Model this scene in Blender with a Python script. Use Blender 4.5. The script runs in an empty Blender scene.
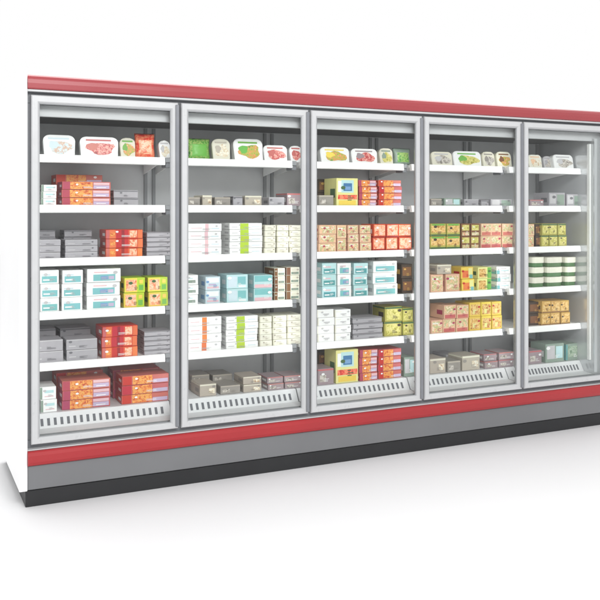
import bpy, bmesh, math, random
from mathutils import Vector, Matrix
random.seed(7)
scene = bpy.context.scene
COL = scene.collection

# ------------------------------------------------------------------ materials
def lin(c):
    return tuple((v/255/12.92) if v/255 <= .04045 else ((v/255+.055)/1.055)**2.4 for v in c)
MATS = {}
def mat(name, rgb, rough=.45, metal=0.0, coat=0.0, wear=.05, scale=9.0, spec=.5):
    """plain surface with a little unevenness in tone and gloss"""
    if name in MATS: return MATS[name]
    m = bpy.data.materials.new(name); m.use_nodes = True
    nt = m.node_tree; b = nt.nodes['Principled BSDF']
    c = lin(rgb)
    tc = nt.nodes.new('ShaderNodeTexCoord')
    n = nt.nodes.new('ShaderNodeTexNoise'); n.inputs['Scale'].default_value = scale; n.inputs['Detail'].default_value = 5
    nt.links.new(tc.outputs['Object'], n.inputs['Vector'])
    r = nt.nodes.new('ShaderNodeValToRGB')
    r.color_ramp.elements[0].position = .3; r.color_ramp.elements[1].position = .7
    r.color_ramp.elements[0].color = (*[v*(1-wear) for v in c], 1)
    r.color_ramp.elements[1].color = (*[min(v*(1+wear), .95) for v in c], 1)
    nt.links.new(n.outputs['Fac'], r.inputs['Fac'])
    if name.startswith('print_'):      # batches of card differ a little in tone
        oi = nt.nodes.new('ShaderNodeObjectInfo'); hs = nt.nodes.new('ShaderNodeHueSaturation')
        m1 = nt.nodes.new('ShaderNodeMapRange'); m1.inputs['To Min'].default_value = .90; m1.inputs['To Max'].default_value = 1.05
        m2 = nt.nodes.new('ShaderNodeMapRange'); m2.inputs['To Min'].default_value = .49; m2.inputs['To Max'].default_value = .51
        nt.links.new(oi.outputs['Random'], m1.inputs['Value']); nt.links.new(oi.outputs['Random'], m2.inputs['Value'])
        nt.links.new(m1.outputs[0], hs.inputs['Value']); nt.links.new(m2.outputs[0], hs.inputs['Hue'])
        nt.links.new(r.outputs['Color'], hs.inputs['Color']); nt.links.new(hs.outputs['Color'], b.inputs['Base Color'])
    else: nt.links.new(r.outputs['Color'], b.inputs['Base Color'])
    mr = nt.nodes.new('ShaderNodeMapRange'); mr.inputs['To Min'].default_value = max(rough-.08, .02); mr.inputs['To Max'].default_value = rough+.08
    nt.links.new(n.outputs['Fac'], mr.inputs['Value']); nt.links.new(mr.outputs['Result'], b.inputs['Roughness'])
    b.inputs['Metallic'].default_value = metal; b.inputs['Coat Weight'].default_value = coat
    b.inputs['Specular IOR Level'].default_value = spec
    MATS[name] = m
    return m

def food(name, cols, scale=62.0, rough=.4):
    """printed food photograph: mottled patches of the listed colours"""
    if name in MATS: return MATS[name]
    m = bpy.data.materials.new(name); m.use_nodes = True
    nt = m.node_tree; b = nt.nodes['Principled BSDF']
    tc = nt.nodes.new('ShaderNodeTexCoord')
    oi = nt.nodes.new('ShaderNodeObjectInfo')
    add = nt.nodes.new('ShaderNodeVectorMath'); add.operation = 'ADD'
    mul = nt.nodes.new('ShaderNodeVectorMath'); mul.operation = 'SCALE'; mul.inputs['Scale'].default_value = 3.0
    cb = nt.nodes.new('ShaderNodeCombineXYZ')
    nt.links.new(oi.outputs['Random'], cb.inputs[0]); nt.links.new(oi.outputs['Random'], cb.inputs[2])
    nt.links.new(cb.outputs[0], mul.inputs[0])
    nt.links.new(tc.outputs['Object'], add.inputs[0]); nt.links.new(mul.outputs[0], add.inputs[1])
    n = nt.nodes.new('ShaderNodeTexNoise'); n.inputs['Scale'].default_value = scale; n.inputs['Detail'].default_value = 6
    n.inputs['Distortion'].default_value = .8
    nt.links.new(add.outputs[0], n.inputs['Vector'])
    r = nt.nodes.new('ShaderNodeValToRGB'); cr = r.color_ramp
    k = len(cols)
    while len(cr.elements) < k: cr.elements.new(.5)
    for i, c in enumerate(cols):
        cr.elements[i].position = .3 + .42*i/max(k-1, 1)
        cr.elements[i].color = (*lin(c), 1)
    nt.links.new(n.outputs['Fac'], r.inputs['Fac']); nt.links.new(r.outputs['Color'], b.inputs['Base Color'])
    b.inputs['Roughness'].default_value = rough
    MATS[name] = m
    return m

def glass_mat():
    m = bpy.data.materials.new('door_glass'); m.use_nodes = True
    nt = m.node_tree; nt.nodes.remove(nt.nodes['Principled BSDF'])
    out = nt.nodes['Material Output']
    t = nt.nodes.new('ShaderNodeBsdfTransparent'); t.inputs[0].default_value = (.985, .995, .99, 1)
    g = nt.nodes.new('ShaderNodeBsdfGlossy'); g.inputs['Roughness'].default_value = .03
    f = nt.nodes.new('ShaderNodeFresnel'); f.inputs['IOR'].default_value = 1.30
    mx = nt.nodes.new('ShaderNodeMixShader')
    nt.links.new(f.outputs[0], mx.inputs[0]); nt.links.new(t.outputs[0], mx.inputs[1]); nt.links.new(g.outputs[0], mx.inputs[2])
    nt.links.new(mx.outputs[0], out.inputs['Surface'])
    return m

M = dict(
    white=mat('white_powder_coat', (248, 248, 248), .4, wear=.015, scale=3),
    frame=mat('satin_aluminium_frame', (187, 188, 189), .30, metal=.0, wear=.02, scale=14),
    grip=mat('grey_aluminium_grip', (120, 122, 127), .35, metal=.1, wear=.05, scale=14),
    gap=mat('dark_rubber', (60, 62, 66), .7),
    mull=mat('mullion_grey', (112, 114, 118), .5),
    gasket=mat('gasket_grey', (150, 152, 154), .6),
    redtop=mat('red_canopy_paint', (150, 52, 58), .3, coat=.3, wear=.04, scale=2.2),
    red=mat('red_bumper_rubber', (158, 30, 36), .32, coat=.2, wear=.05, scale=2.4),
    kick=mat('grey_steel_panel', (119, 120, 122), .36, metal=.35, wear=.04, scale=2.5),
    plinth=mat('black_plinth', (29, 30, 32), .5, wear=.1),
    back=mat('inner_grey_steel', (203, 204, 206), .36, metal=.0, wear=.05, scale=5),
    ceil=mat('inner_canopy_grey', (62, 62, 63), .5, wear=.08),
    inner=mat('inner_end_wall', (200, 202, 204), .14, metal=.45, wear=.03, scale=3),
    shelf=mat('shelf_white_enamel', (252, 252, 251), .35, wear=.01),
    upright=mat('slotted_upright', (138, 140, 143), .5),
    deck=mat('deck_grey_white', (222, 223, 225), .4, wear=.02),
    lamp=mat('lamp_cover', (244, 245, 243), .3),
    slot=mat('grille_slot', (104, 106, 112), .7),
)
GLASS = glass_mat()

# ------------------------------------------------------------------ mesh helpers
def bx(bm, x0, x1, y0, y1, z0, z1, mi=0, bev=0.0, seg=1):
    vs = [bm.verts.new(p) for p in ((x0,y0,z0),(x1,y0,z0),(x1,y1,z0),(x0,y1,z0),(x0,y0,z1),(x1,y0,z1),(x1,y1,z1),(x0,y1,z1))]
    fs = [bm.faces.new([vs[i] for i in q]) for q in ((0,3,2,1),(4,5,6,7),(0,1,5,4),(1,2,6,5),(2,3,7,6),(3,0,4,7))]
    for f in fs: f.material_index = mi
    if bev > 0:
        es = list({e for f in fs for e in f.edges})
        r = bmesh.ops.bevel(bm, geom=es, offset=bev, segments=seg, affect='EDGES', profile=.5)
        for f in r['faces']: f.material_index = mi
def poly_prism(bm, pts, y0, y1, mi=0, bev=0.0):
    """pts (x,z) outline counter-clockwise seen from -y, extruded from y0 (front) to y1"""
    a = [bm.verts.new((x, y0, z)) for x, z in pts]; b = [bm.verts.new((x, y1, z)) for x, z in pts]
    n = len(pts)
    f0 = bm.faces.new(a); f0.material_index = mi
    f = bm.faces.new(b[::-1]); f.material_index = mi
    for i in range(n):
        q = bm.faces.new((a[i], b[i], b[(i+1) % n], a[(i+1) % n])); q.material_index = mi
    if bev: 
        r = bmesh.ops.bevel(bm, geom=list(f0.edges), offset=bev, segments=2, affect='EDGES')
        for q in r['faces']: q.material_index = mi
def x_prism(bm, pts, x0, x1, mi=0):
    """pts (y,z) profile extruded along x"""
    a = [bm.verts.new((x0, y, z)) for y, z in pts]; b = [bm.verts.new((x1, y, z)) for y, z in pts]
    n = len(pts)
    bm.faces.new(a).material_index = mi; bm.faces.new(b[::-1]).material_index = mi
    for i in range(n): bm.faces.new((a[i], b[i], b[(i+1) % n], a[(i+1) % n])).material_index = mi
def link(name, bm, mats, parent=None, loc=(0,0,0), rot=(0,0,0), smooth=False):
    bmesh.ops.recalc_face_normals(bm, faces=bm.faces)
    me = bpy.data.meshes.new(name); bm.to_mesh(me); bm.free()
    for m in (mats if isinstance(mats, (list, tuple)) else [mats]): me.materials.append(m)
    if smooth:
        for p in me.polygons: p.use_smooth = True
    o = bpy.data.objects.new(name, me); COL.objects.link(o)
    o.location = loc; o.rotation_euler = rot
    if parent: o.parent = parent
    return o
def part_box(name, dims, m, parent, bev=0.0, seg=1):
    bm = bmesh.new(); bx(bm, *dims, 0, bev, seg); return link(name, bm, m, parent)
def copy_tree(o, parent=None):
    c = o.copy(); COL.objects.link(c); c.parent = parent
    for ch in list(o.children): copy_tree(ch, c)
    return c

# ------------------------------------------------------------------ the freezer run
W = .78; NB = 5; END = NB*W          # door pitch
root = bpy.data.objects.new('display_freezer', None); COL.objects.link(root)
root['label'] = 'long white upright display freezer with five glass doors and red trim'
root['category'] = 'display freezer'
DEP = .88
# outer carcass
part_box('end_panel', (-.050, -.010, -.004, DEP, .085, 2.172), M['white'], root, .004, 2)
part_box('end_panel', (END+.010, END+.050, -.004, DEP, .085, 2.172), M['white'], root, .004, 2)
part_box('plinth', (-.018, END+.018, .012, DEP-.02, 0, .0845), M['plinth'], root, .003)
part_box('kick_panel', (-.0095, END+.0095, .000, .04, .088, .2095), M['kick'], root, .003)
bm = bmesh.new()   # rounded bumper strip with a thin light edge on top
x_prism(bm, [(.04,.2105),(-.010,.2105),(-.018,.216),(-.022,.230),(-.022,.262),(-.018,.278),(-.010,.284),(.04,.284)], -.0095, END+.0095)
link('bumper_strip', bm, M['red'], root)
part_box('sill_trim', (-.0095, END+.0095, -.004, .04, .2845, .2905), M['frame'], root, .002)
bm = bmesh.new()   # canopy fascia: gentle curve leaning back at the top
x_prism(bm, [(.05,2.096),(-.008,2.096),(-.012,2.102),(-.013,2.125),(-.009,2.145),(.000,2.160),(.012,2.168),(.05,2.168)], -.0095, END+.0095)
link('canopy_fascia', bm, M['redtop'], root)
part_box('canopy_trim', (-.0095, END+.0095, -.003, .05, 2.084, 2.0955), M['frame'], root, .002)
part_box('roof_panel', (-.0095, END+.0095, .0505, DEP-.001, 2.10, 2.16), M['white'], root)
part_box('header_recess', (-.0095, END+.0095, .034, .05, 2.03, 2.0835), M['mull'], root)
part_box('sill_recess', (-.0095, END+.0095, .034, .05, .291, .330), M['mull'], root)
# inner liner
part_box('back_wall', (0, END, .62, .64, .30, 2.05), M['back'], root)
part_box('outer_back', (-.0095, END+.0095, DEP-.06, DEP-.01, .09, 2.0995), M['white'], root)
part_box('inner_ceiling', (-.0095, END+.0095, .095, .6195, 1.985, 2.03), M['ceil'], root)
part_box('air_duct', (-.0095, END+.0095, .075, .0945, 1.968, 2.0295), M['back'], root, .003)
part_box('inner_end_wall', (3.785, END-.0005, .052, .6195, .30, 1.9845), M['inner'], root)
part_box('inner_end_wall', (-.0094, -.001, .052, .6195, .30, 1.9845), M['inner'], root)
part_box('lamp_strip', (3.765, 3.7845, .075, .105, .44, 1.95), M['lamp'], root, .006, 3)
# mullions behind the door joints with their lamp housings
for n in range(NB+1):
    part_box('mullion', (max(n*W-.03, -.0093), min(n*W+.03, END+.0093), .034, .0505, .3305, 2.0295), M['mull'], root, .002)
for n in range(1, NB):
    part_box('lamp_strip', (n*W-.018, n*W+.018, .0515, .085, .44, 1.95), M['inner'], root, .008, 3)
# bottom deck, air grille, front ledge per bay
SH = [1.778, 1.513, 1.231, .950, .682, .420]     # heights of the goods' footing, top shelf first
for n in range(NB):
    a, b = n*W+.004, (n+1)*W-.004
    if n == NB-1: b = 3.784
    bm = bmesh.new()
    x_prism(bm, [(.062,.300),(.062,.346),(.150,.352),(.192,.4195),(.6195,.4195),(.6195,.300)], a, b)
    link('deck', bm, M['deck'], root)
    # return-air grille: slots lying in the sloped face
    bm = bmesh.new()
    ns = 21; dy, dz = .192-.150, .4195-.352
    L = math.hypot(dy, dz); nyv = Vector((0, -dz/L, dy/L))
    for k in range(ns):
        x = a+.03+(b-a-.06)*(k+.5)/ns; hw = .0072
        for t0, t1 in ((.16, .66),):
            ps = []
            for (xx, t) in ((x-hw, t0), (x+hw, t0), (x+hw, t1), (x-hw, t1)):
                p = Vector((xx, .150+dy*t, .352+dz*t)) + nyv*.0008
                ps.append(bm.verts.new(p))
            bm.faces.new(ps)
    link('air_grille', bm, M['slot'], root)
    part_box('gasket', (a, b, .052, .0615, .332, .3475), M['gasket'], root)
    # slotted uprights on the back wall
    for xx in (a+.012, b-.03):
        part_box('upright', (xx, xx+.018, .604, .6195, .425, 1.98), M['upright'], root)

def shelf(n, z):
    a, b = n*W+.030, (n+1)*W-.030
    if n == NB-1: b = 3.783
    bm = bmesh.new()
    bx(bm, a, b, .205, .60, z-.020, z-.0005, 0, .002)
    for xx in (a+.006, b-.010): # side brackets
        x_prism(bm, [(.235, z-.021), (.603, z-.075), (.603, z-.021)], xx, xx+.004, 0)
    s = link('shelf', bm, M['shelf'], root)
    bm = bmesh.new()
    x_prism(bm, [(.204, z+.004), (.184, z+.004), (.176, z-.034), (.180, z-.038), (.204, z-.038)], a, b)
    link('price_rail', bm, M['shelf'], s)
    return s
for n in range(NB):
    for z in SH[:5]: shelf(n, z)
    if n:
        for z in SH[:5]:   # small joint bracket between neighbouring shelves
            part_box('joint_bracket', (n*W-.016, n*W+.016, .215, .30, z-.050, z-.022), M['mull'], root, .003)
            part_box('joint_clip', (n*W-.0205, n*W+.012, .205, .225, z-.0215, z+.004), M['upright'], root, .002)

# doors: frame, pane, gasket, full-height grip
D0, D1 = .3125, 2.0675
def make_door():
    o = bpy.data.objects.new('door', None); COL.objects.link(o); o.parent = root
    a, b = .009, W-.009; st = .038
    bm = bmesh.new()
    outer = [(a, D0), (b, D0), (b, D1), (a, D1)]
    inner = [(a+st, D0+.033), (b-st, D0+.033), (b-st, D1-.040), (a+st, D1-.040)]
    prof = [(0, .006), (.12, .0), (.80, .0), (1.0, .009), (1.0, .030), (0, .030)]  # across the bar: (fraction, depth)
    rings = []
    for fr, y in prof:
        ring = []
        for (ox, oz), (ix, iz) in zip(outer, inner):
            ring.append(bm.verts.new((ox+(ix-ox)*fr, y, oz+(iz-oz)*fr)))
        rings.append(ring)
    for i in range(len(rings)):
        r0, r1 = rings[i], rings[(i+1) % len(rings)]
        for k in range(4):
            bm.faces.new((r0[k], r0[(k+1) % 4], r1[(k+1) % 4], r1[k]))
    link('frame', bm, M['frame'], o)
    bm = bmesh.new()
    bx(bm, a+st+.0003, b-st-.0003, .0165, .0205, D0+.0333, D1-.0403)
    link('glass_pane', bm, GLASS, o)
    bm = bmesh.new()   # thin seal round the pane
    x0, x1, z0, z1 = a+st+.0002, b-st-.0002, D0+.0332, D1-.0402; t = .004
    for q in ((x0, x0+t, z0, z1), (x1-t, x1, z0, z1), (x0+t, x1-t, z0, z0+t), (x0+t, x1-t, z1-t, z1)):
        bx(bm, q[0], q[1], .0120, .0164, q[2], q[3])
    link('pane_seal', bm, M['gasket'], o)
    bm = bmesh.new()
    bx(bm, b-.0165, b+.003, -.009, -.0005, D0+.012, D1-.012, 0, .003, 2)
    link('handle', bm, M['grip'], o)
    return o
d0 = make_door()
for n in range(1, NB):
    d = copy_tree(d0, root); d.location.x = n*W

# ------------------------------------------------------------------ camera
cam_d = bpy.data.cameras.new('camera'); cam = bpy.data.objects.new('camera', cam_d); COL.objects.link(cam)
cam.location = (-.5927, -4.4207, 1.495)
cam.rotation_euler = (math.radians(90), 0, -math.atan2(.4272, .9042))
cam_d.sensor_width = 36; cam_d.lens = 850/600*36; cam_d.shift_y = -91/600
cam_d.clip_end = 200
scene.camera = cam

# ------------------------------------------------------------------ goods
def S(px, d):      # where along the shelf a measured column stands, d metres behind the doors
    k = (px-300)/850
    return (k*(4.25+.9042*d) + 1.3525 + .4272*d)/(.9042-.4272*k)
def H(px, py, d):  # height of a measured top edge
    s = S(px, d); z = 4.25+.4272*s+.9042*d
    return 1.495-(py-209)*z/850

SHN = ['top', 'second', 'third', 'fourth', 'fifth', 'bottom']
DRN = ['leftmost', 'second', 'middle', 'fourth', 'rightmost']
ORD = ['first', 'second', 'third', 'fourth', 'fifth', 'sixth', 'seventh', 'eighth']
LAY = {1: [''], 2: ['lower', 'upper'], 3: ['bottom', 'middle', 'topmost'], 4: ['bottom', 'second up', 'third up', 'topmost'],
       5: ['bottom', 'second up', 'third up', 'fourth up', 'topmost']}

def C_(name, rgb): return mat('print_'+name, rgb, .42, wear=.03, scale=30)
P = dict(
  white=C_('white', (244, 244, 243)), cream=C_('cream', (240, 238, 222)), ivory=C_('ivory', (228, 224, 205)),
  teal=C_('teal', (126, 190, 192)), dteal=C_('deep_teal', (84, 156, 160)), pteal=C_('pale_teal', (188, 222, 224)),
  blue=C_('blue', (120, 160, 205)), sky=C_('sky', (205, 222, 230)), dblue=C_('mid_blue', (62, 118, 168)),
  pink=C_('pink', (232, 190, 196)), lav=C_('lavender', (196, 178, 206)), mag=C_('magenta', (176, 62, 90)),
  red=C_('red', (196, 34, 26)), dred=C_('dark_red', (150, 16, 20)), orange=C_('orange', (222, 84, 44)), lorange=C_('light_orange', (232, 124, 66)),
  yell=C_('yellow', (236, 206, 84)), pyell=C_('pale_yellow', (232, 228, 150)), lime=C_('lime', (182, 208, 50)), green=C_('green', (110, 178, 70)),
  dgreen=C_('dark_green', (66, 104, 60)), tubgreen=C_('tub_green', (84, 122, 78)), ggreen=C_('grey_green', (138, 156, 142)), grey=C_('grey', (168, 165, 170)), lgrey=C_('light_grey', (196, 194, 196)),
  dgrey=C_('dark_grey', (112, 111, 116)), warm=C_('warm_grey', (150, 144, 137)), beige=C_('beige', (184, 174, 160)), peach=C_('peach', (232, 188, 156)),
  brown=C_('brown', (128, 84, 48)), dbrown=C_('dark_brown', (66, 50, 38)), olive=C_('olive', (182, 176, 82)), gold=C_('gold', (206, 162, 84)),
  rose=C_('rose', (200, 104, 98)), gpink=C_('grey_pink', (160, 143, 147)),
  f_orange=food('photo_orange_meal', [(184, 62, 40), (226, 124, 56), (238, 178, 92), (206, 84, 48)]),
  f_red=food('photo_red_meat', [(150, 40, 44), (206, 84, 84), (236, 180, 166), (190, 60, 60)]),
  f_salad=food('photo_salad', [(96, 140, 50), (180, 190, 80), (226, 140, 80), (236, 226, 190)]),
  f_fish=food('photo_fish', [(150, 186, 200), (214, 226, 230), (196, 150, 120), (226, 214, 200)]),
  f_peach=food('photo_peach', [(200, 104, 84), (244, 196, 160), (176, 180, 120), (246, 222, 196), (214, 120, 96)], 40),
  f_green=food('photo_green', [(48, 104, 42), (96, 164, 66), (170, 196, 110), (46, 96, 42)]),
  f_dusk=food('photo_herbs', [(84, 112, 84), (130, 156, 132), (176, 190, 170), (96, 124, 96)]),
  f_gold=food('photo_gold', [(150, 96, 40), (214, 166, 84), (240, 206, 140), (180, 130, 60)], 55),
  f_olive=food('photo_olive', [(150, 140, 50), (196, 190, 90), (226, 216, 140), (170, 160, 70)], 50),
  f_grey=food('photo_grey', [(96, 92, 88), (168, 160, 150), (214, 208, 200), (130, 120, 110)], 50),
  f_tomato=food('photo_tomato', [(190, 36, 30), (230, 70, 50), (244, 150, 110), (206, 50, 40)], 40),
  f_shrimp=food('photo_shrimp', [(220, 90, 60), (240, 160, 120), (250, 210, 180), (226, 110, 70)], 50),
  f_rice=food('photo_rice', [(170, 130, 100), (226, 210, 180), (240, 236, 222), (200, 180, 150)], 60),
)
# carton faces: body colour, then printed fields (u0, v0, u1, v1, colour) on the front
ART = {
  'meal':   ('rose',  [(.0,.0,.16,1,'mag'), (.16,.04,.62,.96,'f_orange'), (.64,.12,.97,.55,'lav'), (.64,.6,.97,.9,'pink'), (.7,.22,.9,.3,'white')]),
  'meal2':  ('rose',  [(.0,.0,.20,1,'red'), (.22,.04,.64,.96,'f_orange'), (.66,.10,.98,.5,'lav'), (.66,.56,.98,.9,'rose')]),
  'stripe': ('orange',[(.0,.0,.10,1,'rose'), (.10,.0,.26,1,'lorange'), (.28,.0,.42,1,'red'), (.42,.0,.50,1,'dred'), (.50,.0,.60,1,'red'), (.64,.12,.84,.9,'f_shrimp'), (.86,.0,.99,1,'lorange'), (.12,.3,.24,.7,'f_orange')]),
  'tealc':  ('white', [(.10,.10,.90,.56,'teal'), (.16,.24,.5,.34,'white'), (.10,.62,.55,.70,'sky')]),
  'tealw':  ('white', [(.18,.10,.84,.58,'teal'), (.40,.18,.62,.46,'blue'), (.64,.2,.80,.44,'lav'), (.2,.7,.6,.78,'pink')]),
  'teald':  ('pteal', [(.10,.08,.90,.5,'dteal'), (.16,.2,.5,.3,'white'), (.1,.62,.6,.72,'pink')]),
  'yelgr':  ('lime',  [(.0,.0,.62,1,'yell'), (.08,.12,.58,.86,'f_shrimp'), (.70,.15,.92,.5,'green'), (.72,.6,.9,.85,'yell')]),
  'grey':   ('grey',  [(.0,.90,1,.985,'lgrey'), (.08,.3,.30,.40,'lgrey')]),
  'greyd':  ('grey',  [(.0,.80,1,.93,'dgrey')]),
  'warm':   ('warm',  [(.0,.86,1,.98,'beige'), (.1,.2,.45,.6,'f_grey')]),
  'beige':  ('beige', [(.0,.86,1,.98,'ivory'), (.55,.2,.9,.62,'f_rice')]),
  'gpink':  ('gpink', [(.0,.88,1,.98,'rose'), (.1,.18,.5,.6,'f_grey')]),
  'wpink':  ('white', [(.50,.0,.60,.98,'pink'), (.08,.40,.40,.48,'pink'), (.70,.3,.92,.42,'sky')]),
  'worng':  ('white', [(.42,.0,.56,.98,'lorange'), (.08,.4,.34,.48,'pink')]),
  'wlime':  ('white', [(.32,.0,.58,.99,'lime'), (.68,.35,.92,.46,'sky'), (.06,.35,.24,.45,'lgrey')]),
  'cream':  ('cream', [(.0,.0,.10,1,'ivory'), (.25,.3,.8,.42,'ivory'), (.25,.55,.6,.62,'beige')]),
  'white':  ('white', [(.35,.36,.72,.48,'lgrey'), (.1,.7,.4,.78,'cream'), (.0,.0,.05,1,'ivory')]),
  'wgreen': ('white', [(.0,.2,.8,.48,'ggreen'), (.0,.62,.6,.70,'pteal')]),
  'wblue':  ('sky',   [(.1,.55,.9,.9,'white'), (.1,.12,.9,.26,'pink'), (.2,.34,.7,.46,'lav')]),
  'lteal':  ('pteal', [(.08,.1,.48,.88,'sky'), (.52,.3,.9,.85,'teal'), (.56,.1,.9,.2,'white')]),
  'teal2':  ('pteal', [(.04,.50,.96,.96,'teal'), (.04,.04,.96,.30,'pink')]),
  'brownc': ('cream', [(.0,.0,.30,1,'brown'), (.36,.12,.92,.4,'ggreen'), (.4,.55,.9,.85,'ivory')]),
  'yblue':  ('pyell', [(.22,.48,.80,.93,'pteal'), (.32,.54,.72,.82,'dblue'), (.40,.58,.66,.70,'blue'), (.06,.50,.22,.9,'white'), (.06,.24,.96,.40,'f_tomato'), (.1,.04,.9,.2,'yell')]),
  'peach':  ('peach', [(.08,.10,.92,.90,'f_peach'), (.1,.7,.6,.8,'cream')]),
  'orange': ('orange',[(.06,.14,.94,.94,'f_shrimp'), (.0,.0,1,.10,'dred')]),
  'rosegl': ('peach', [(.06,.40,.94,.92,'f_peach'), (.06,.04,.94,.30,'rose')]),
  'olive':  ('olive', [(.10,.10,.90,.84,'f_olive'), (.0,.86,1,1,'dgreen')]),
  'gold':   ('gold',  [(.08,.16,.92,.90,'f_gold'), (.0,.0,1,.10,'brown')]),
  'goldy':  ('yell',  [(.08,.12,.92,.86,'f_gold'), (.3,.2,.6,.5,'pyell')]),
  'grorg':  ('olive', [(.04,.30,.96,.84,'f_gold'), (.0,.0,1,.16,'dgreen'), (.1,.86,.9,.97,'green')]),
  'brgr':   ('brown', [(.1,.45,.9,.9,'f_olive'), (.1,.05,.9,.3,'f_peach')]),
  'yellow': ('yell',  [(.1,.1,.6,.7,'lorange'), (.6,.1,.92,.9,'pyell'), (.7,.0,.95,.35,'teal')]),
  'ylgrn':  ('pyell', [(.08,.1,.6,.85,'f_gold'), (.7,.0,1,1,'green')]),
  'whteal': ('white', [(.0,.0,.22,.5,'teal'), (.3,.4,.86,.52,'pteal'), (.3,.7,.7,.78,'lgrey')]),
  'dark':   ('dbrown',[(.1,.2,.9,.8,'brown')]),
  'ggreen': ('ggreen',[(.08,.18,.50,.9,'lgrey'), (.56,.2,.92,.85,'pteal')]),
  'ggreen2':('ggreen',[(.14,.2,.86,.86,'f_dusk'), (.0,.0,.10,1,'dteal')]),
  'tallgrey':('grey', [(.06,.2,.42,.9,'lgrey'), (.5,.1,.94,.86,'ggreen')]),
  'milk':   ('white', [(.0,.0,.16,1,'ggreen'), (.3,.5,.85,.72,'pteal'), (.3,.2,.85,.26,'pink')]),
}
FINE = {'grey': 'dgrey', 'warm': 'warm', 'beige': 'warm', 'gpink': 'white', 'white': 'lgrey', 'cream': 'beige', 'rose': 'white', 'orange': 'white',
        'lime': 'dgreen', 'sky': 'blue', 'pteal': 'white', 'pyell': 'dgreen', 'peach': 'mag', 'olive': 'dbrown', 'gold': 'dbrown', 'yell': 'red',
        'brown': 'cream', 'dbrown': 'gold', 'ggreen': 'white', 'ivory': 'beige'}
def carton(w, h, dp, art, seed=0):
    body, fields = ART[art]
    ms = [P[body]]; bm = bmesh.new()
    bx(bm, -w/2, w/2, 0, dp, 0, h, 0, min(.0016, h*.06))
    for k, (u0, v0, u1, v1, c) in enumerate(fields):
        if P[c] not in ms: ms.append(P[c])
        mi = ms.index(P[c]); y = -.0004-.0003*k
        u0 = max(u0, .012); u1 = min(u1, .988); v0 = max(v0, .03); v1 = min(v1, .97)
        vs = [bm.verts.new((-w/2+u*w, y, v*h)) for u, v in ((u0, v0), (u1, v0), (u1, v1), (u0, v1))]
        f = bm.faces.new(vs); f.material_index = mi
        # the print runs round the left side where it starts at the edge
        if u0 <= .012:
            vs = [bm.verts.new((-w/2-.0004, yy, v*h)) for yy, v in ((.002, v0), (dp*.96, v0), (dp*.96, v1), (.002, v1))]
            f = bm.faces.new(vs); f.material_index = mi
    # fine print: a small oval seal, a few short rules, and a side-panel block
    rnd = random.Random(seed); c = P[FINE[body]]
    if c not in ms: ms.append(c)
    mi = ms.index(c); y = -.0030
    cu, cv, e = rnd.choice((.13, .30, .84)), rnd.uniform(.62, .78), min(w*.07, h*.11)
    vs = [bm.verts.new((-w/2+cu*w+e*1.5*math.cos(a*math.pi/6), y, cv*h+e*math.sin(a*math.pi/6))) for a in range(12)]
    bm.faces.new(vs).material_index = mi
    x = rnd.uniform(.40, .55)
    for k in range(3):
        v = .20+.075*k; l = rnd.uniform(.12, .30)
        vs = [bm.verts.new((-w/2+u*w, y, q*h)) for u, q in ((x, v), (x+l, v), (x+l, v+.028), (x, v+.028))]
        bm.faces.new(vs).material_index = mi
    vs = [bm.verts.new((-w/2-.0008, q*dp, v*h)) for q, v in ((.12, .3), (.5, .3), (.5, .62), (.12, .62))]
    bm.faces.new(vs).material_index = mi
    return bm, ms

USED = set(); NITEM = 0
def tagit(o, label, cat, group):
    w = label.split()
    assert 4 <= len(w) <= 16, label
    assert label not in USED, label
    USED.add(label)
    o['label'] = label; o['category'] = cat; o['group'] = group

def place_words(bay, sh, rank, nsame, noun):
    pos = ''
    if nsame == 2: pos = ('left ', 'right ')[rank]
    elif nsame > 2: pos = ('left ' if rank == 0 else 'rightmost ' if rank == nsame-1 else ORD[rank]+' ')
    return pos

def item_x(x0, x1, d):
    a, b = S(x0, d), S(x1, d); return (a+b)/2, (b-a)
def base_z(sh): return SH[sh] + .0006

def stack(bay, sh, x0, x1, ytop, n, art, desc, rank=0, same=1, d=.21, dp=.16, lab=None, bottom=None):
    """n like cartons one on another; x0, x1, ytop measured; desc names the look"""
    xm, w = item_x(x0, x1, d)
    top = H((x0+x1)/2, ytop, d); z0 = base_z(sh) if bottom is None else bottom
    h = (top-z0)/n
    if d+dp > .60: dp = .60-d
    for k in range(n):
        bm, ms = carton(w-.003, h-.0012, dp, art, int(x0*7)+bay)
        jx, jr, jd = random.uniform(-.002, .002), random.uniform(-.028, .028), random.uniform(0, .012)
        o = link('carton', bm, ms, None, (xm+jx, d+jd, z0+k*h), (0, 0, jr))
        pos = place_words(bay, sh, rank, same, '')
        lay = LAY[n][k]
        if n == 1: t = f'{pos}{desc} standing alone, {SHN[sh]} shelf, {DRN[bay]} door'
        else: t = f'{desc}, {lay} in its {pos}stack, {SHN[sh]} shelf, {DRN[bay]} door'
        tagit(o, t.replace('  ', ' ').strip(), 'carton', f'{art_group(desc)} in the display freezer')
    return top
def art_group(desc): return desc+'s' if not desc.endswith('s') else desc

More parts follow.
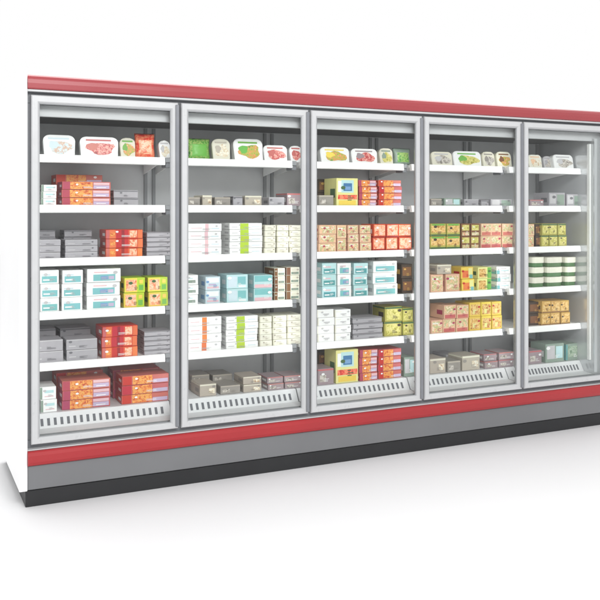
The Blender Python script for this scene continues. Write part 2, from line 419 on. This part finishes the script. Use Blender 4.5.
def rounded(w, h, r, seg=5, taper=0.0, rb=None):
    rb = r if rb is None else rb
    pts = []
    for cx, cz, a0, rr, s in ((w/2-rb-taper, rb, -90, rb, 0), (w/2-r, h-r, 0, r, 0), (-w/2+r, h-r, 90, r, 0), (-w/2+rb+taper, rb, 180, rb, 0)):
        for k in range(seg+1):
            a = math.radians(a0+90*k/seg); pts.append((cx+rr*math.cos(a), cz+rr*math.sin(a)))
    return pts
def blob(bm, cx, cz, rx, rz, y, mi, seed):
    rnd = random.Random(seed); n = 18
    ph = rnd.random()*6
    vs = []
    for k in range(n):
        a = 2*math.pi*k/n
        q = 1+.14*math.sin(3*a+ph)+.08*math.sin(5*a+2*ph)
        vs.append(bm.verts.new((cx+rx*q*math.cos(a), y, cz+rz*q*math.sin(a))))
    f = bm.faces.new(vs); f.material_index = mi
def tray(bay, x0, x1, ytop, body, photo, accent, label, d=.23, sh=0, shape='tray', cat='food pack'):
    """sealed tray or card pack stood on edge and leaning slightly back: body > picture, lid_film"""
    global NITEM; NITEM += 1
    xm, w = item_x(x0, x1, d); top = H((x0+x1)/2, ytop, d); h = (top-base_z(sh))
    tilt = math.radians(9)
    o = bpy.data.objects.new('food_tray', None); COL.objects.link(o)
    o.location = (xm, d, base_z(sh)); o.rotation_euler = (0, 0, random.uniform(-.05, .05))
    R_ = (-tilt, 0, 0)
    bm = bmesh.new(); poly_prism(bm, rounded(w-.004, h, min(.28*h, .034), 6, .004, .008), 0, .045, 0, .004)
    link('tray_body', bm, P[body], o, (0, 0, .0), R_)
    bm = bmesh.new()
    blob(bm, .04*w, h*.42, w*.35, h*.30, -.0012, 0, NITEM)
    link('picture', bm, P[photo], o, (0, 0, 0), R_)
    bm = bmesh.new(); blob(bm, -.17*w, h*.52, w*.15, h*.18, -.0017, 0, NITEM+50)
    link('garnish', bm, P[accent], o, (0, 0, 0), R_)
    bm = bmesh.new()
    vs = [bm.verts.new((u*w, -.0014, v*h)) for u, v in ((-.34, .79), (.30, .79), (.30, .87), (-.34, .87))]
    bm.faces.new(vs)
    link('print_band', bm, P[accent], o, (0, 0, 0), R_)
    tagit(o, label, cat, 'chilled food packs on the top shelves')
def bag(bay, x0, x1, ytop, m1, m2, label, d=.23, sh=0, fat=.05):
    """filled pillow bag with crimped top seam"""
    xm, w = item_x(x0, x1, d); top = H((x0+x1)/2, ytop, d); h = top-base_z(sh)
    nx, nz = 12, 14; bm = bmesh.new(); rnd = random.Random(x0)
    g = {}
    for side in (0, 1):
        for i in range(nx+1):
            for k in range(nz+1):
                u, v = i/nx, k/nz
                if side and (i in (0, nx) or k in (0, nz)): g[side, i, k] = g[0, i, k]; continue
                edge = (math.sin(math.pi*u)**.5) * (min(1, (1-v)*3.2)**.7) * (.55+.45*min(1, v*6)) if 0 < u < 1 and v < 1 else 0
                if v == 0: edge = .35*math.sin(math.pi*u)
                y = (-1, 1)[side]*fat/2*edge*(1+rnd.uniform(-.10, .10))
                wob = 1-.05*math.sin(math.pi*v)+.02*math.sin(9*v)
                g[side, i, k] = bm.verts.new(((u-.5)*w*wob, y, v*h))
    for side in (0, 1):
        for i in range(nx):
            for k in range(nz):
                f = bm.faces.new((g[side, i, k], g[side, i+1, k], g[side, i+1, k+1], g[side, i, k+1]))
                f.material_index = 1 if (.18 < (i+.5)/nx < .85 and .12 < (k+.5)/nz < .70) else 0
    o = link('food_bag', bm, [P[m1], P[m2]], None, (xm, d+fat/2, base_z(sh)), (math.radians(-6), 0, random.uniform(-.06, .06)), smooth=True)
    tagit(o, label, 'food bag', 'chilled food packs on the top shelves')

# --- top shelves
tray(0, 43, 76, 134.5, 'white', 'f_fish', 'sky', 'white tray pack with pale blue fish picture, top shelf, leftmost door')
tray(0, 80, 119, 136.5, 'white', 'f_red', 'rose', 'wide white tray pack with red meat picture, top shelf, leftmost door')
tray(0, 120, 136.5, 137.5, 'ivory', 'f_salad', 'green', 'pale pack with green edge beside the red bag, top shelf, leftmost door', d=.25)
bag(0, 136, 156, 133, 'f_tomato', 'f_shrimp', 'red and orange food bag, top shelf behind the leftmost door')
tray(0, 159, 171, 140, 'white', 'f_rice', 'lgrey', 'small white pack right of the red bag, top shelf, leftmost door')
bag(1, 189, 211.5, 138, 'f_green', 'green', 'bright green food bag, top shelf behind the second door')
tray(1, 212.5, 231, 138.5, 'ivory', 'f_rice', 'beige', 'ivory pack with rice picture beside green bag, top shelf, second door')
tray(1, 234, 264, 138.5, 'white', 'f_salad', 'green', 'white tray pack with salad picture, top shelf, second door')
tray(1, 264, 288, 145, 'white', 'f_red', 'rose', 'low white tray of pink meat, top shelf, second door')
tray(1, 290, 303, 145.5, 'white', 'f_red', 'rose', 'narrow white and pink pack at the right end, top shelf, second door')
tray(2, 321, 350, 147, 'white', 'f_salad', 'yell', 'white tray pack with green and yellow picture, top shelf, middle door')
tray(2, 352, 378, 148.5, 'white', 'f_red', 'gpink', 'white tray pack with red meat picture, top shelf, middle door')
tray(2, 380, 394, 148, 'ivory', 'f_olive', 'ggreen', 'beige pack with green edges left of green bag, top shelf, middle door')
bag(2, 395, 413, 148, 'ggreen', 'f_green', 'green food bag at the right end, top shelf, middle door')
tray(3, 432, 453, 151.5, 'ivory', 'f_grey', 'lgrey', 'ivory pack with grey picture at left end, top shelf, fourth door')
tray(3, 454, 482, 151, 'white', 'f_olive', 'green', 'white tray pack with yellow green salad picture, top shelf, fourth door')
tray(3, 483, 496, 151.5, 'ivory', 'f_grey', 'warm', 'narrow ivory pack with brown grey picture, top shelf, fourth door')
tray(3, 497, 513, 151.5, 'ivory', 'f_salad', 'brown', 'cream pack with brown salad picture at right end, top shelf, fourth door')
tray(4, 529, 543, 154.5, 'cream', 'f_rice', 'peach', 'cream pack with peach picture at left end, top shelf, rightmost door')
tray(4, 544, 553, 156, 'lgrey', 'f_grey', 'grey', 'small grey pack between two pale packs, top shelf, rightmost door', d=.26)
tray(4, 553.5, 575, 154.5, 'white', 'f_grey', 'lgrey', 'white tray pack with grey picture, top shelf, rightmost door')

# --- leftmost door
stack(0,1, 41, 57, 184.5, 3, 'milk', 'small white carton with green edge', dp=.12)
stack(0,1, 62, 111, 181.5, 3, 'meal', 'wide orange and purple meal carton', 0, 1)
stack(0,1, 56, 103, 174.5, 3, 'meal2', 'red meal carton in the back row', 0, 1, d=.385, dp=.16)
stack(0,1, 114, 139, 190, 2, 'greyd', 'low dark grey carton', 0, 1, d=.26)
stack(0,2, 32, 61, 239.5, 3, 'grey', 'plain grey carton', 0, 2)
stack(0,2, 65, 98, 239.5, 3, 'grey', 'plain grey carton', 1, 2)
stack(0,2, 32, 56, 230, 4, 'greyd', 'dark grey carton in back row', 0, 2, d=.39)
stack(0,2, 64, 92, 230, 4, 'greyd', 'dark grey carton in back row', 1, 2, d=.39)
stack(0,2, 106, 143.5, 229.5, 3, 'stripe', 'red and orange striped carton')
stack(0,2, 147, 172, 232, 5, 'greyd', 'flat grey carton')
stack(0,3, 40, 59.5, 270, 3, 'tealc', 'white carton with teal label', 0, 2)
stack(0,3, 62, 83, 270, 3, 'tealc', 'white carton with teal label', 1, 2)
stack(0,3, 87, 121, 268.5, 3, 'tealw', 'wide white carton with teal and blue label')
stack(0,3, 124, 145, 277.5, 2, 'yelgr', 'yellow and green carton with orange picture', 0, 2)
stack(0,3, 148, 168, 277, 2, 'yelgr', 'yellow and green carton with orange picture', 1, 2)
stack(0,4, 32, 63.5, 340, 2, 'grey', 'plain grey carton', 0, 2)
stack(0,4, 66.5, 98, 339, 2, 'grey', 'plain grey carton', 1, 2)
stack(0,4, 32, 56, 329, 3, 'greyd', 'dark grey carton in back row', 0, 2, d=.39)
stack(0,4, 60, 91, 328, 3, 'greyd', 'dark grey carton in back row', 1, 2, d=.39)
stack(0,4, 102, 138, 326, 3, 'stripe', 'red and orange striped carton')
stack(0,4, 144, 172, 331, 5, 'greyd', 'flat grey carton')
stack(0,5, 40, 57, 387, 2, 'milk', 'white carton with green edge')
stack(0,5, 62, 110.5, 379.5, 3, 'meal', 'orange and purple meal carton', 0, 1)
stack(0,5, 56, 103, 371.5, 3, 'meal2', 'red meal carton in back row', 0, 2, d=.385)
stack(0,5, 122, 169, 375, 3, 'meal2', 'red and orange meal carton', 0, 1)
stack(0,5, 113, 160, 369, 3, 'meal', 'red meal carton in back row', 1, 2, d=.385)
# --- second door
for i, (a, b, t, art, ds) in enumerate(((189,201,197,'warm','low warm grey carton'), (203,213,195,'beige','low beige carton with dark top'), (215,231,197,'warm','low brown grey carton'),
        (233,243,196,'greyd','low dark grey carton'), (245,262,195.5,'beige','low pale beige carton'), (269,285,197,'grey','low plain grey carton'), (287,303,193,'gpink','low carton with reddish top'))):
    stack(1,1, a, b, t, 1, art, ds)
stack(1,2, 188, 222, 223.5, 4, 'wpink', 'white carton with pink stripe')
stack(1,2, 230, 263, 223, 5, 'wlime', 'white carton with lime green stripe')
for i, (a, b) in enumerate(((265,276.5),(277,289),(289.5,303))): stack(1,2, a, b, 225, 5, 'cream', 'cream carton', i, 3)
stack(1,3, 185, 199, 275, 3, 'wgreen', 'white carton with grey green band')
stack(1,3, 206, 221, 276.5, 2, 'wblue', 'pale blue and white carton')
stack(1,3, 227, 248.5, 274.5, 2, 'lteal', 'pale teal carton')
stack(1,3, 254, 273, 275, 2, 'teal2', 'teal carton with pinkish base')
stack(1,3, 274.5, 285.5, 268, 4, 'brownc', 'cream and brown carton', 0, 2, d=.23)
stack(1,3, 286.5, 300, 267, 4, 'brownc', 'cream and brown carton', 1, 2, d=.23)
stack(1,4, 188, 222, 317, 4, 'worng', 'white carton with orange stripe')
stack(1,4, 226.5, 258.5, 316, 5, 'wlime', 'white carton with lime green stripe')
for i, (a, b) in enumerate(((260,272.5),(273,287),(287.5,303))): stack(1,4, a, b, 316.5-i, 5, 'cream', 'cream carton', i, 3)
stack(1,5, 200, 217, 384, 1, 'beige', 'low beige carton')
stack(1,5, 221, 241, 385.5, 1, 'warm', 'low warm grey carton')
stack(1,5, 243.5, 262, 376.5, 2, 'beige', 'beige carton in the front row')
stack(1,5, 192, 210, 375, 2, 'warm', 'grey carton in back row', 0, 2, d=.38)
stack(1,5, 213, 233, 374.5, 2, 'warm', 'grey carton in back row', 1, 2, d=.38)
stack(1,5, 268, 284, 377, 2, 'gpink', 'pinkish grey carton', 0, 2)
stack(1,5, 285, 303, 375.5, 2, 'gpink', 'pinkish grey carton', 1, 2)
# --- middle door
stack(2,1, 319, 334, 195, 1, 'warm', 'low warm grey carton')
stack(2,1, 318, 334, 179, 2, 'dark', 'dark brown carton in back row', d=.39)
stack(2,1, 336, 358, 178, 1, 'yblue', 'tall yellow carton with blue picture')
stack(2,1, 359.5, 377.5, 180, 4, 'meal', 'orange and lavender meal carton')
stack(2,1, 379, 402, 180, 4, 'meal2', 'red and orange meal carton')
for i, (a, b) in enumerate(((319,336.5),(337.5,347),(348,359),(360,371.5))): stack(2,2, a, b, 225, 3 if i != 1 else 2, 'peach', 'peach carton with food picture', i, 4)
for i, (a, b) in enumerate(((373.5,386),(386.5,398.5),(399,412))): stack(2,2, a, b, 224, 2, 'orange', 'bright orange carton', i, 3)
stack(2,3, 322.5, 337, 263, 3, 'teald', 'pale carton with teal block', 0, 2)
stack(2,3, 337.5, 351.5, 263, 3, 'tealw', 'white carton with teal and blue label')
stack(2,3, 354, 368.5, 263, 3, 'teald', 'pale carton with teal block', 1, 2)
stack(2,3, 374, 398, 261, 3, 'tealc', 'wide white carton with teal label')
stack(2,3, 402, 413, 264, 2, 'dark', 'dark brown carton', d=.25)
stack(2,4, 318, 335, 309.5, 4, 'white', 'plain white carton', 0, 2)
stack(2,4, 335.5, 351.5, 309.5, 4, 'white', 'plain white carton', 1, 2)
stack(2,4, 353.5, 383, 317.5, 4, 'greyd', 'flat grey carton')
stack(2,4, 385, 402.5, 306.5, 2, 'olive', 'olive and yellow carton', 0, 2, d=.24)
stack(2,4, 403, 414, 308, 2, 'olive', 'olive and yellow carton', 1, 2, d=.24)
stack(2,5, 318, 334, 368.5, 1, 'gpink', 'low pinkish grey carton')
stack(2,5, 318, 334, 352, 2, 'dark', 'dark brown carton in back row', d=.39)
stack(2,5, 336, 358.5, 349.5, 1, 'yblue', 'tall yellow carton with blue picture')
stack(2,5, 360, 378, 349.5, 4, 'meal', 'orange and lavender meal carton')
stack(2,5, 379, 402, 349, 4, 'meal2', 'red and orange meal carton')
stack(2,5, 404, 415, 357, 1, 'ggreen', 'grey green carton')
# --- fourth door
for i, (a, b, t, art, ds) in enumerate(((432,443,198.5,'warm','low warm grey carton'), (444.5,461,198,'ggreen','low grey green carton'), (465,480,199,'grey','low plain grey carton'),
        (482,490,200,'greyd','low dark grey carton'), (492,513,199,'tallgrey','low grey carton with greenish panel'))):
    stack(3,1, a, b, t, 1, art, ds)
for i, (a, b) in enumerate(((431,446.5),(447,460.5))): stack(3,2, a, b, 223.5, 2, 'grorg', 'green and orange carton', i, 2)
for i, (a, b) in enumerate(((461.5,470.5),(471,480))): stack(3,2, a, b, 223.5, 2, 'brgr', 'brown and green carton', i, 2)
for i, (a, b) in enumerate(((481,491.5),(492,502.5),(503,514))): stack(3,2, a, b, 223.5, 2, 'rosegl', 'peach and rose carton', i, 3)
stack(3,3, 431, 443.5, 274.5, 1, 'peach', 'peach carton in lower row', 0, 2)
t_ = stack(3,3, 446, 460.5, 274, 1, 'peach', 'peach carton in lower row', 1, 2)
stack(3,3, 462, 474.5, 267, 2, 'yellow', 'yellow carton with orange field')
stack(3,3, 478, 492, 267, 2, 'ylgrn', 'pale yellow carton with green side')
stack(3,3, 497.5, 511.5, 266.5, 3, 'whteal', 'white carton with teal corner')
stack(3,3, 438, 452.5, 264.5, 1, 'beige', 'beige carton on top of the peach cartons', bottom=t_+.001)
stack(3,4, 431.5, 443, 320, 1, 'peach', 'low peach carton')
for i, (a, b) in enumerate(((444,456.5),(457,469))): stack(3,4, a, b, 305, 2, 'rosegl', 'peach and rose carton', i, 2)
for i, (a, b) in enumerate(((470,481.5),(482,492),(492.5,502.5))): stack(3,4, a, b, 302.5-.5*i, 2, 'goldy', 'golden yellow carton', i, 3)
stack(3,5, 431, 447, 358.5, 1, 'beige', 'low beige carton')
stack(3,5, 448.5, 461.5, 361, 1, 'warm', 'low warm grey carton')
stack(3,5, 446, 459, 354, 1, 'grey', 'plain grey carton in back row', d=.38)
stack(3,5, 463, 481, 355.5, 1, 'beige', 'taller beige carton')
stack(3,5, 485, 498, 354, 2, 'gpink', 'pinkish grey carton', 0, 2)
stack(3,5, 499, 514, 352, 2, 'gpink', 'pinkish grey carton', 1, 2)
# --- rightmost door
stack(4,1, 530, 544, 199.5, 1, 'gpink', 'low pinkish grey carton')
stack(4,1, 549, 565.5, 192.5, 1, 'tallgrey', 'tall grey carton with greenish panel', 0, 2)
stack(4,1, 567, 582, 194, 1, 'tallgrey', 'tall grey carton with greenish panel', 1, 2)
stack(4,2, 529, 535, 224, 2, 'peach', 'narrow peach carton')
stack(4,2, 536, 541.5, 224, 2, 'dark', 'narrow dark brown carton', d=.23)
for i, (a, b) in enumerate(((542,549.5),(550,558.5),(559,567.5))): stack(4,2, a, b, 223.5, 2, 'olive', 'olive and yellow carton', i, 3)
stack(4,4, 530, 541, 302, 2, 'dark', 'narrow dark brown carton', d=.24)
for i, (a, b) in enumerate(((542,551),(551.5,561),(561.5,570.5))): stack(4,4, a, b, 301-.3*i, 2, 'gold', 'gold carton with brown base', i, 3)
stack(4,5, 530, 543, 350.5, 1, 'gpink', 'low pinkish grey carton')
stack(4,5, 545.5, 564, 343.5, 1, 'ggreen', 'tall grey green carton')
stack(4,5, 566, 582, 343.5, 1, 'ggreen2', 'tall carton with dusky green picture')
stack(4,5, 529, 541, 341, 2, 'dark', 'dark brown carton in back row', d=.40)
# tubs with dark green lids, three by three
def tub(w, h):
    o = bpy.data.objects.new('tub', None); COL.objects.link(o)
    def lathe(prof, mt, name):
        bm = bmesh.new(); n = 28; rings = []
        for r, z in prof:
            ring = []
            for k in range(n):
                a = 2*math.pi*k/n; c, s = math.cos(a), math.sin(a)
                e = (abs(c)**4+abs(s)**4)**.25           # rounded-square plan
                ring.append(bm.verts.new((r*c/e*w/2, r*s/e*.055, z*h)))
            rings.append(ring)
        for i in range(len(rings)-1):
            for k in range(n): bm.faces.new((rings[i][k], rings[i][(k+1) % n], rings[i+1][(k+1) % n], rings[i+1][k]))
        bm.faces.new(rings[0][::-1]); bm.faces.new(rings[-1])
        return link(name, bm, mt, o)
    lathe([(.86, 0), (.90, .02), (.93, .66)], P['tubgreen'], 'tub_body')
    lathe([(.965, .40), (.99, .43), (1.0, .95), (.97, .99)], P['cream'], 'lid')
    return o
for c, (a, b) in enumerate(((533.5,546.5),(548,565),(566.5,578.5))):
    xm, w = item_x(a, b, .21); top = H((a+b)/2, 257, .21); z0 = base_z(3); h = (top-z0)/3
    for k in range(3):
        o = tub(w-.006, h-.001); o.location = (xm, .27, z0+k*h)
        tagit(o, f'white lidded green tub, {("bottom","middle","top")[k]} row, {("left","centre","right")[c]} column, fourth shelf, rightmost door', 'tub', 'lidded tubs in the display freezer')

# ------------------------------------------------------------------ floor, light, world
bm = bmesh.new(); vs = [bm.verts.new(p) for p in ((-25, -25, 0), (30, -25, 0), (30, 25, 0), (-25, 25, 0))]; bm.faces.new(vs)
fl = link('floor', bm, mat('white_studio_floor', (219, 219, 220), .55, wear=.004, scale=.6, spec=.25)); fl['kind'] = 'structure'

w = bpy.data.worlds.new('World'); scene.world = w; w.use_nodes = True
bg = w.node_tree.nodes['Background']; bg.inputs[0].default_value = (1, 1, 1, 1); bg.inputs[1].default_value = 1.0
LAMP = .8
def area(name, loc, target, size, power):
    l = bpy.data.lights.new(name, 'AREA'); l.shape = 'RECTANGLE'; l.size, l.size_y = size; l.energy = power
    o = bpy.data.objects.new(name, l); COL.objects.link(o); o.location = loc
    o.rotation_euler = (Vector(target)-Vector(loc)).to_track_quat('-Z', 'Y').to_euler()
    return o
area('studio_softbox', (1.9, 2.0, 5.0), (1.9, .8, 0), (9, 3.5), 260)
area('front_softbox', (.6, -5.2, 4.0), (2.0, .0, 1.0), (2.6, 1.6), 230)
# the lamps behind the door joints, shining into the cabinet
for n in range(NB+1):
    x = min(max(n*W, .03), 3.74)
    side = 0 if 0 < n < NB else (.12 if n == 0 else -.12)
    area('joint_lamp', (x, .090, 1.20), (x+side, .45, 1.20), (.03, 1.5), LAMP if 0 < n < NB else LAMP*.6)

scene.view_settings.view_transform = 'Standard'; scene.view_settings.look = 'None'
scene.view_settings.exposure = 0; scene.view_settings.gamma = 1
scene.render.engine = 'CYCLES'
scene.cycles.transparent_max_bounces = 16; scene.cycles.max_bounces = 10
